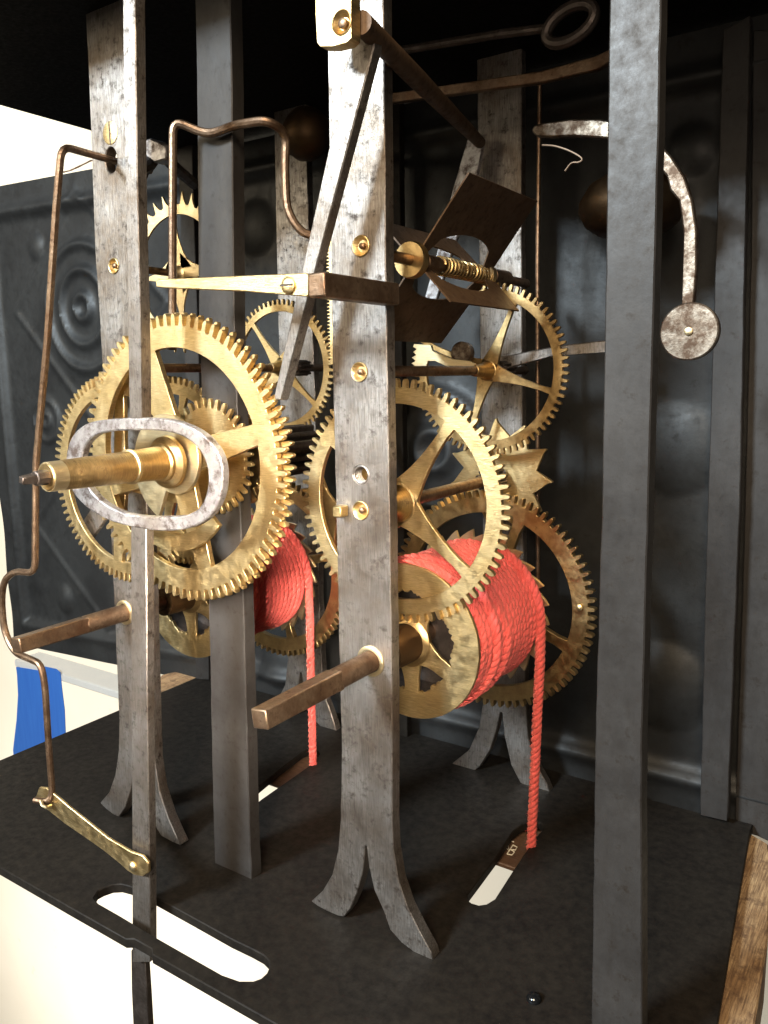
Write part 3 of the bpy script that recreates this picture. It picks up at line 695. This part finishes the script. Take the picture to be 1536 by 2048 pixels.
# ================================================================== HAMMER, BELL and rods of the strike
t = thing('hammer', (-8, 24, 20), 'curved pitted steel hammer arm ending in a round disc, right of the pillar', 'hammer')
Yh = 25
hb = [(1062, 262), (1068, 250), (1085, 246), (1140, 238), (1200, 238), (1260, 250), (1310, 278), (1342, 312), (1368, 352), (1384, 400), (1393, 460), (1393, 540), (1387, 612), (1363, 612), (1365, 540), (1367, 470), (1362, 430), (1358, 402), (1340, 380), (1333, 352), (1300, 312), (1262, 290), (1210, 276), (1150, 272), (1100, 274), (1072, 272)]
MB().prism(XZ(hb, Yh), Yh, Yh+.3).build('hammer_arm', 'pitted', t, bevel=.05, seg=2)
hc = P(1378, 663, Yh); 
MB().lathe(hc, [(.22, .79), (.25, .83), (-.02, .83), (-.05, .79), (-.05, 0)], 48).build('hammer_disc', 'pitted', t)
MB().lathe(hc, [(-.03, .13), (-.10, .12), (-.13, .06), (-.13, 0)], 16).build('rivet', 'brass_pale', t)
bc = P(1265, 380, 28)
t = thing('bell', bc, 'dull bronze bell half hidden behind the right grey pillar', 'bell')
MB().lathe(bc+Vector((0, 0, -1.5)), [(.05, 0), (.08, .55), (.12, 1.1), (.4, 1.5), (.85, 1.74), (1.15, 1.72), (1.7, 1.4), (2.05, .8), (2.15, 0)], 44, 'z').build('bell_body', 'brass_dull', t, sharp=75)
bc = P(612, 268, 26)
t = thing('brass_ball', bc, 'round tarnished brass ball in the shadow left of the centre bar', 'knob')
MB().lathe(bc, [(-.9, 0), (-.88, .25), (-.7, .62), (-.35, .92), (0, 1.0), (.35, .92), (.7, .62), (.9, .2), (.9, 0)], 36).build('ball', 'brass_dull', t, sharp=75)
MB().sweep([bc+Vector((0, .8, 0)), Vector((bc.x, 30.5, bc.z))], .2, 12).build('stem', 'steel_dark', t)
t = thing('eye_rod', (-10, 26, 27), 'thin dark rod ending in a loop, in the shadow under the top plate', 'rod')
c = P(1140, 48, 24); a = P(830, 92, 24)
lp = [c+Vector((math.cos(x)*.72, 0, math.sin(x)*.44+.12*math.cos(x))) for x in [2*math.pi*k/26 for k in range(26)]]
MB().sweep(lp, .17, 10, True).build('loop', 'steel_dark', t)
MB().sweep([P(700, 118, 24), P(1000, 68, 24), P(1098, 56, 24)], .13, 10).build('rod', 'steel_dark', t)
t = thing('flat_strike_arm', (-10, 25, 24), 'flat brown bar slanting up to the right behind the pillar, under the top plate', 'lever')
MB().prism(XZ([(780, 186), (1080, 142), (1190, 112), (1225, 95), (1225, 118), (1195, 138), (1080, 165), (780, 206)], 25.5), 25.5, 25.75).build('bar', 'steel_brown', t, bevel=.03)
t = thing('slanted_strip', (-16, 28, 20), 'slanting bright steel strip seen through the fly vanes', 'lever')
MB().prism(XZ([(938, 268), (968, 278), (948, 380), (905, 500), (872, 600), (850, 618), (848, 600), (880, 480), (905, 380)], 28.5), 28.5, 28.7).build('blade', 'steel_light', t, bevel=.03)
t = thing('vertical_rod', (-14, 29, 15), 'thin upright steel rod right of the back bar, from the top down past the wheels', 'rod')
MB().sweep([P(1080, 150, 28.6), P(1075, 520, 28.6), P(1076, 1180, 28.6)], .08, 10).build('rod', 'steel_brown', t)
t = thing('cross_lever', (-13, 28, 17), 'flat steel lever crossing behind the upper right wheel towards the pillar', 'lever')
MB().prism(XZ([(925, 722), (1010, 712), (1110, 692), (1215, 680), (1215, 704), (1110, 712), (1010, 738), (925, 742)], 27.6), 27.6, 27.85).build('bar', 'steel', t, bevel=.04)
t = thing('gathering_lever', (-14, 24, 17.5), 'pale brass lever with rack teeth and a round pitted steel weight, beside the centre bar', 'lever')
Yg = 25.0
gl = [(828, 688), (862, 690), (865, 702), (882, 708), (905, 718), (938, 722), (950, 728), (945, 738), (935, 745), (905, 738), (870, 722), (856, 722), (852, 735), (832, 742), (822, 738), (830, 732), (822, 727), (831, 722), (823, 715), (832, 710), (826, 704), (833, 698), (826, 694)]
MB().prism(XZ(gl, Yg), Yg, Yg+.12).build('rack_lever', 'brass_pale', t, bevel=.012)
q = P(922, 706, 25.6); MB().lathe(q, [(.3, .38), (0, .4), (-.04, .36), (-.04, 0)], 28).build('weight', 'pitted', t)
t = thing('upper_detent', (-20, 20, 24), 'dark steel detent lever between the left front bar and the pillar', 'lever')
MB().sweep(bend([P(270, 345, 19.2), P(300, 330, 20.5), P(318, 302, 21), P(345, 330, 22), P(388, 368, 24)], .3), [.22]*22, 8).build('arm', 'steel_dark', t)
MB().prism(XZ([(282, 282), (300, 276), (330, 290), (332, 318), (308, 325), (290, 312)], 20.4), 20.4, 21.0).build('jaw', 'steel_light', t, bevel=.05)
MB().sweep([P(300, 318, 20.6), P(278, 372, 20.0)], .16, 8).build('jaw_arm', 'steel_dark', t)
t = thing('lower_detent', (-19, 22, 12), 'flat steel bracket below the oval loop, behind the largest wheel', 'bracket')
MB().prism(XZ([(400, 1060), (500, 1042), (503, 1056), (432, 1070), (440, 1120), (500, 1118), (500, 1140), (425, 1145), (410, 1100)], 19.4), 19.4, 19.7).build('bracket', 'steel_brown', t, bevel=.03)
MB().prism(XZ([(158, 1052), (184, 1015), (212, 1035), (176, 1085)], 17.9), 17.9, 18.1).build('pawl', 'steel', t, bevel=.03)
c0 = P(1082, 292, 24)
MB().sweep(bez([P(1084, 290, 24), P(1110, 292, 24), P(1140, 302, 23.9), P(1163, 316, 23.8), P(1158, 324, 23.8), P(1143, 326, 23.9), P(1130, 342, 24)], 5), .022, 5).build('loose_fibre', 'fibre', label='fine pale fibre curling in the dark left of the right pillar', cat='fibre')
for o in bpy.data.objects:
    if '_o' in o: del o['_o']
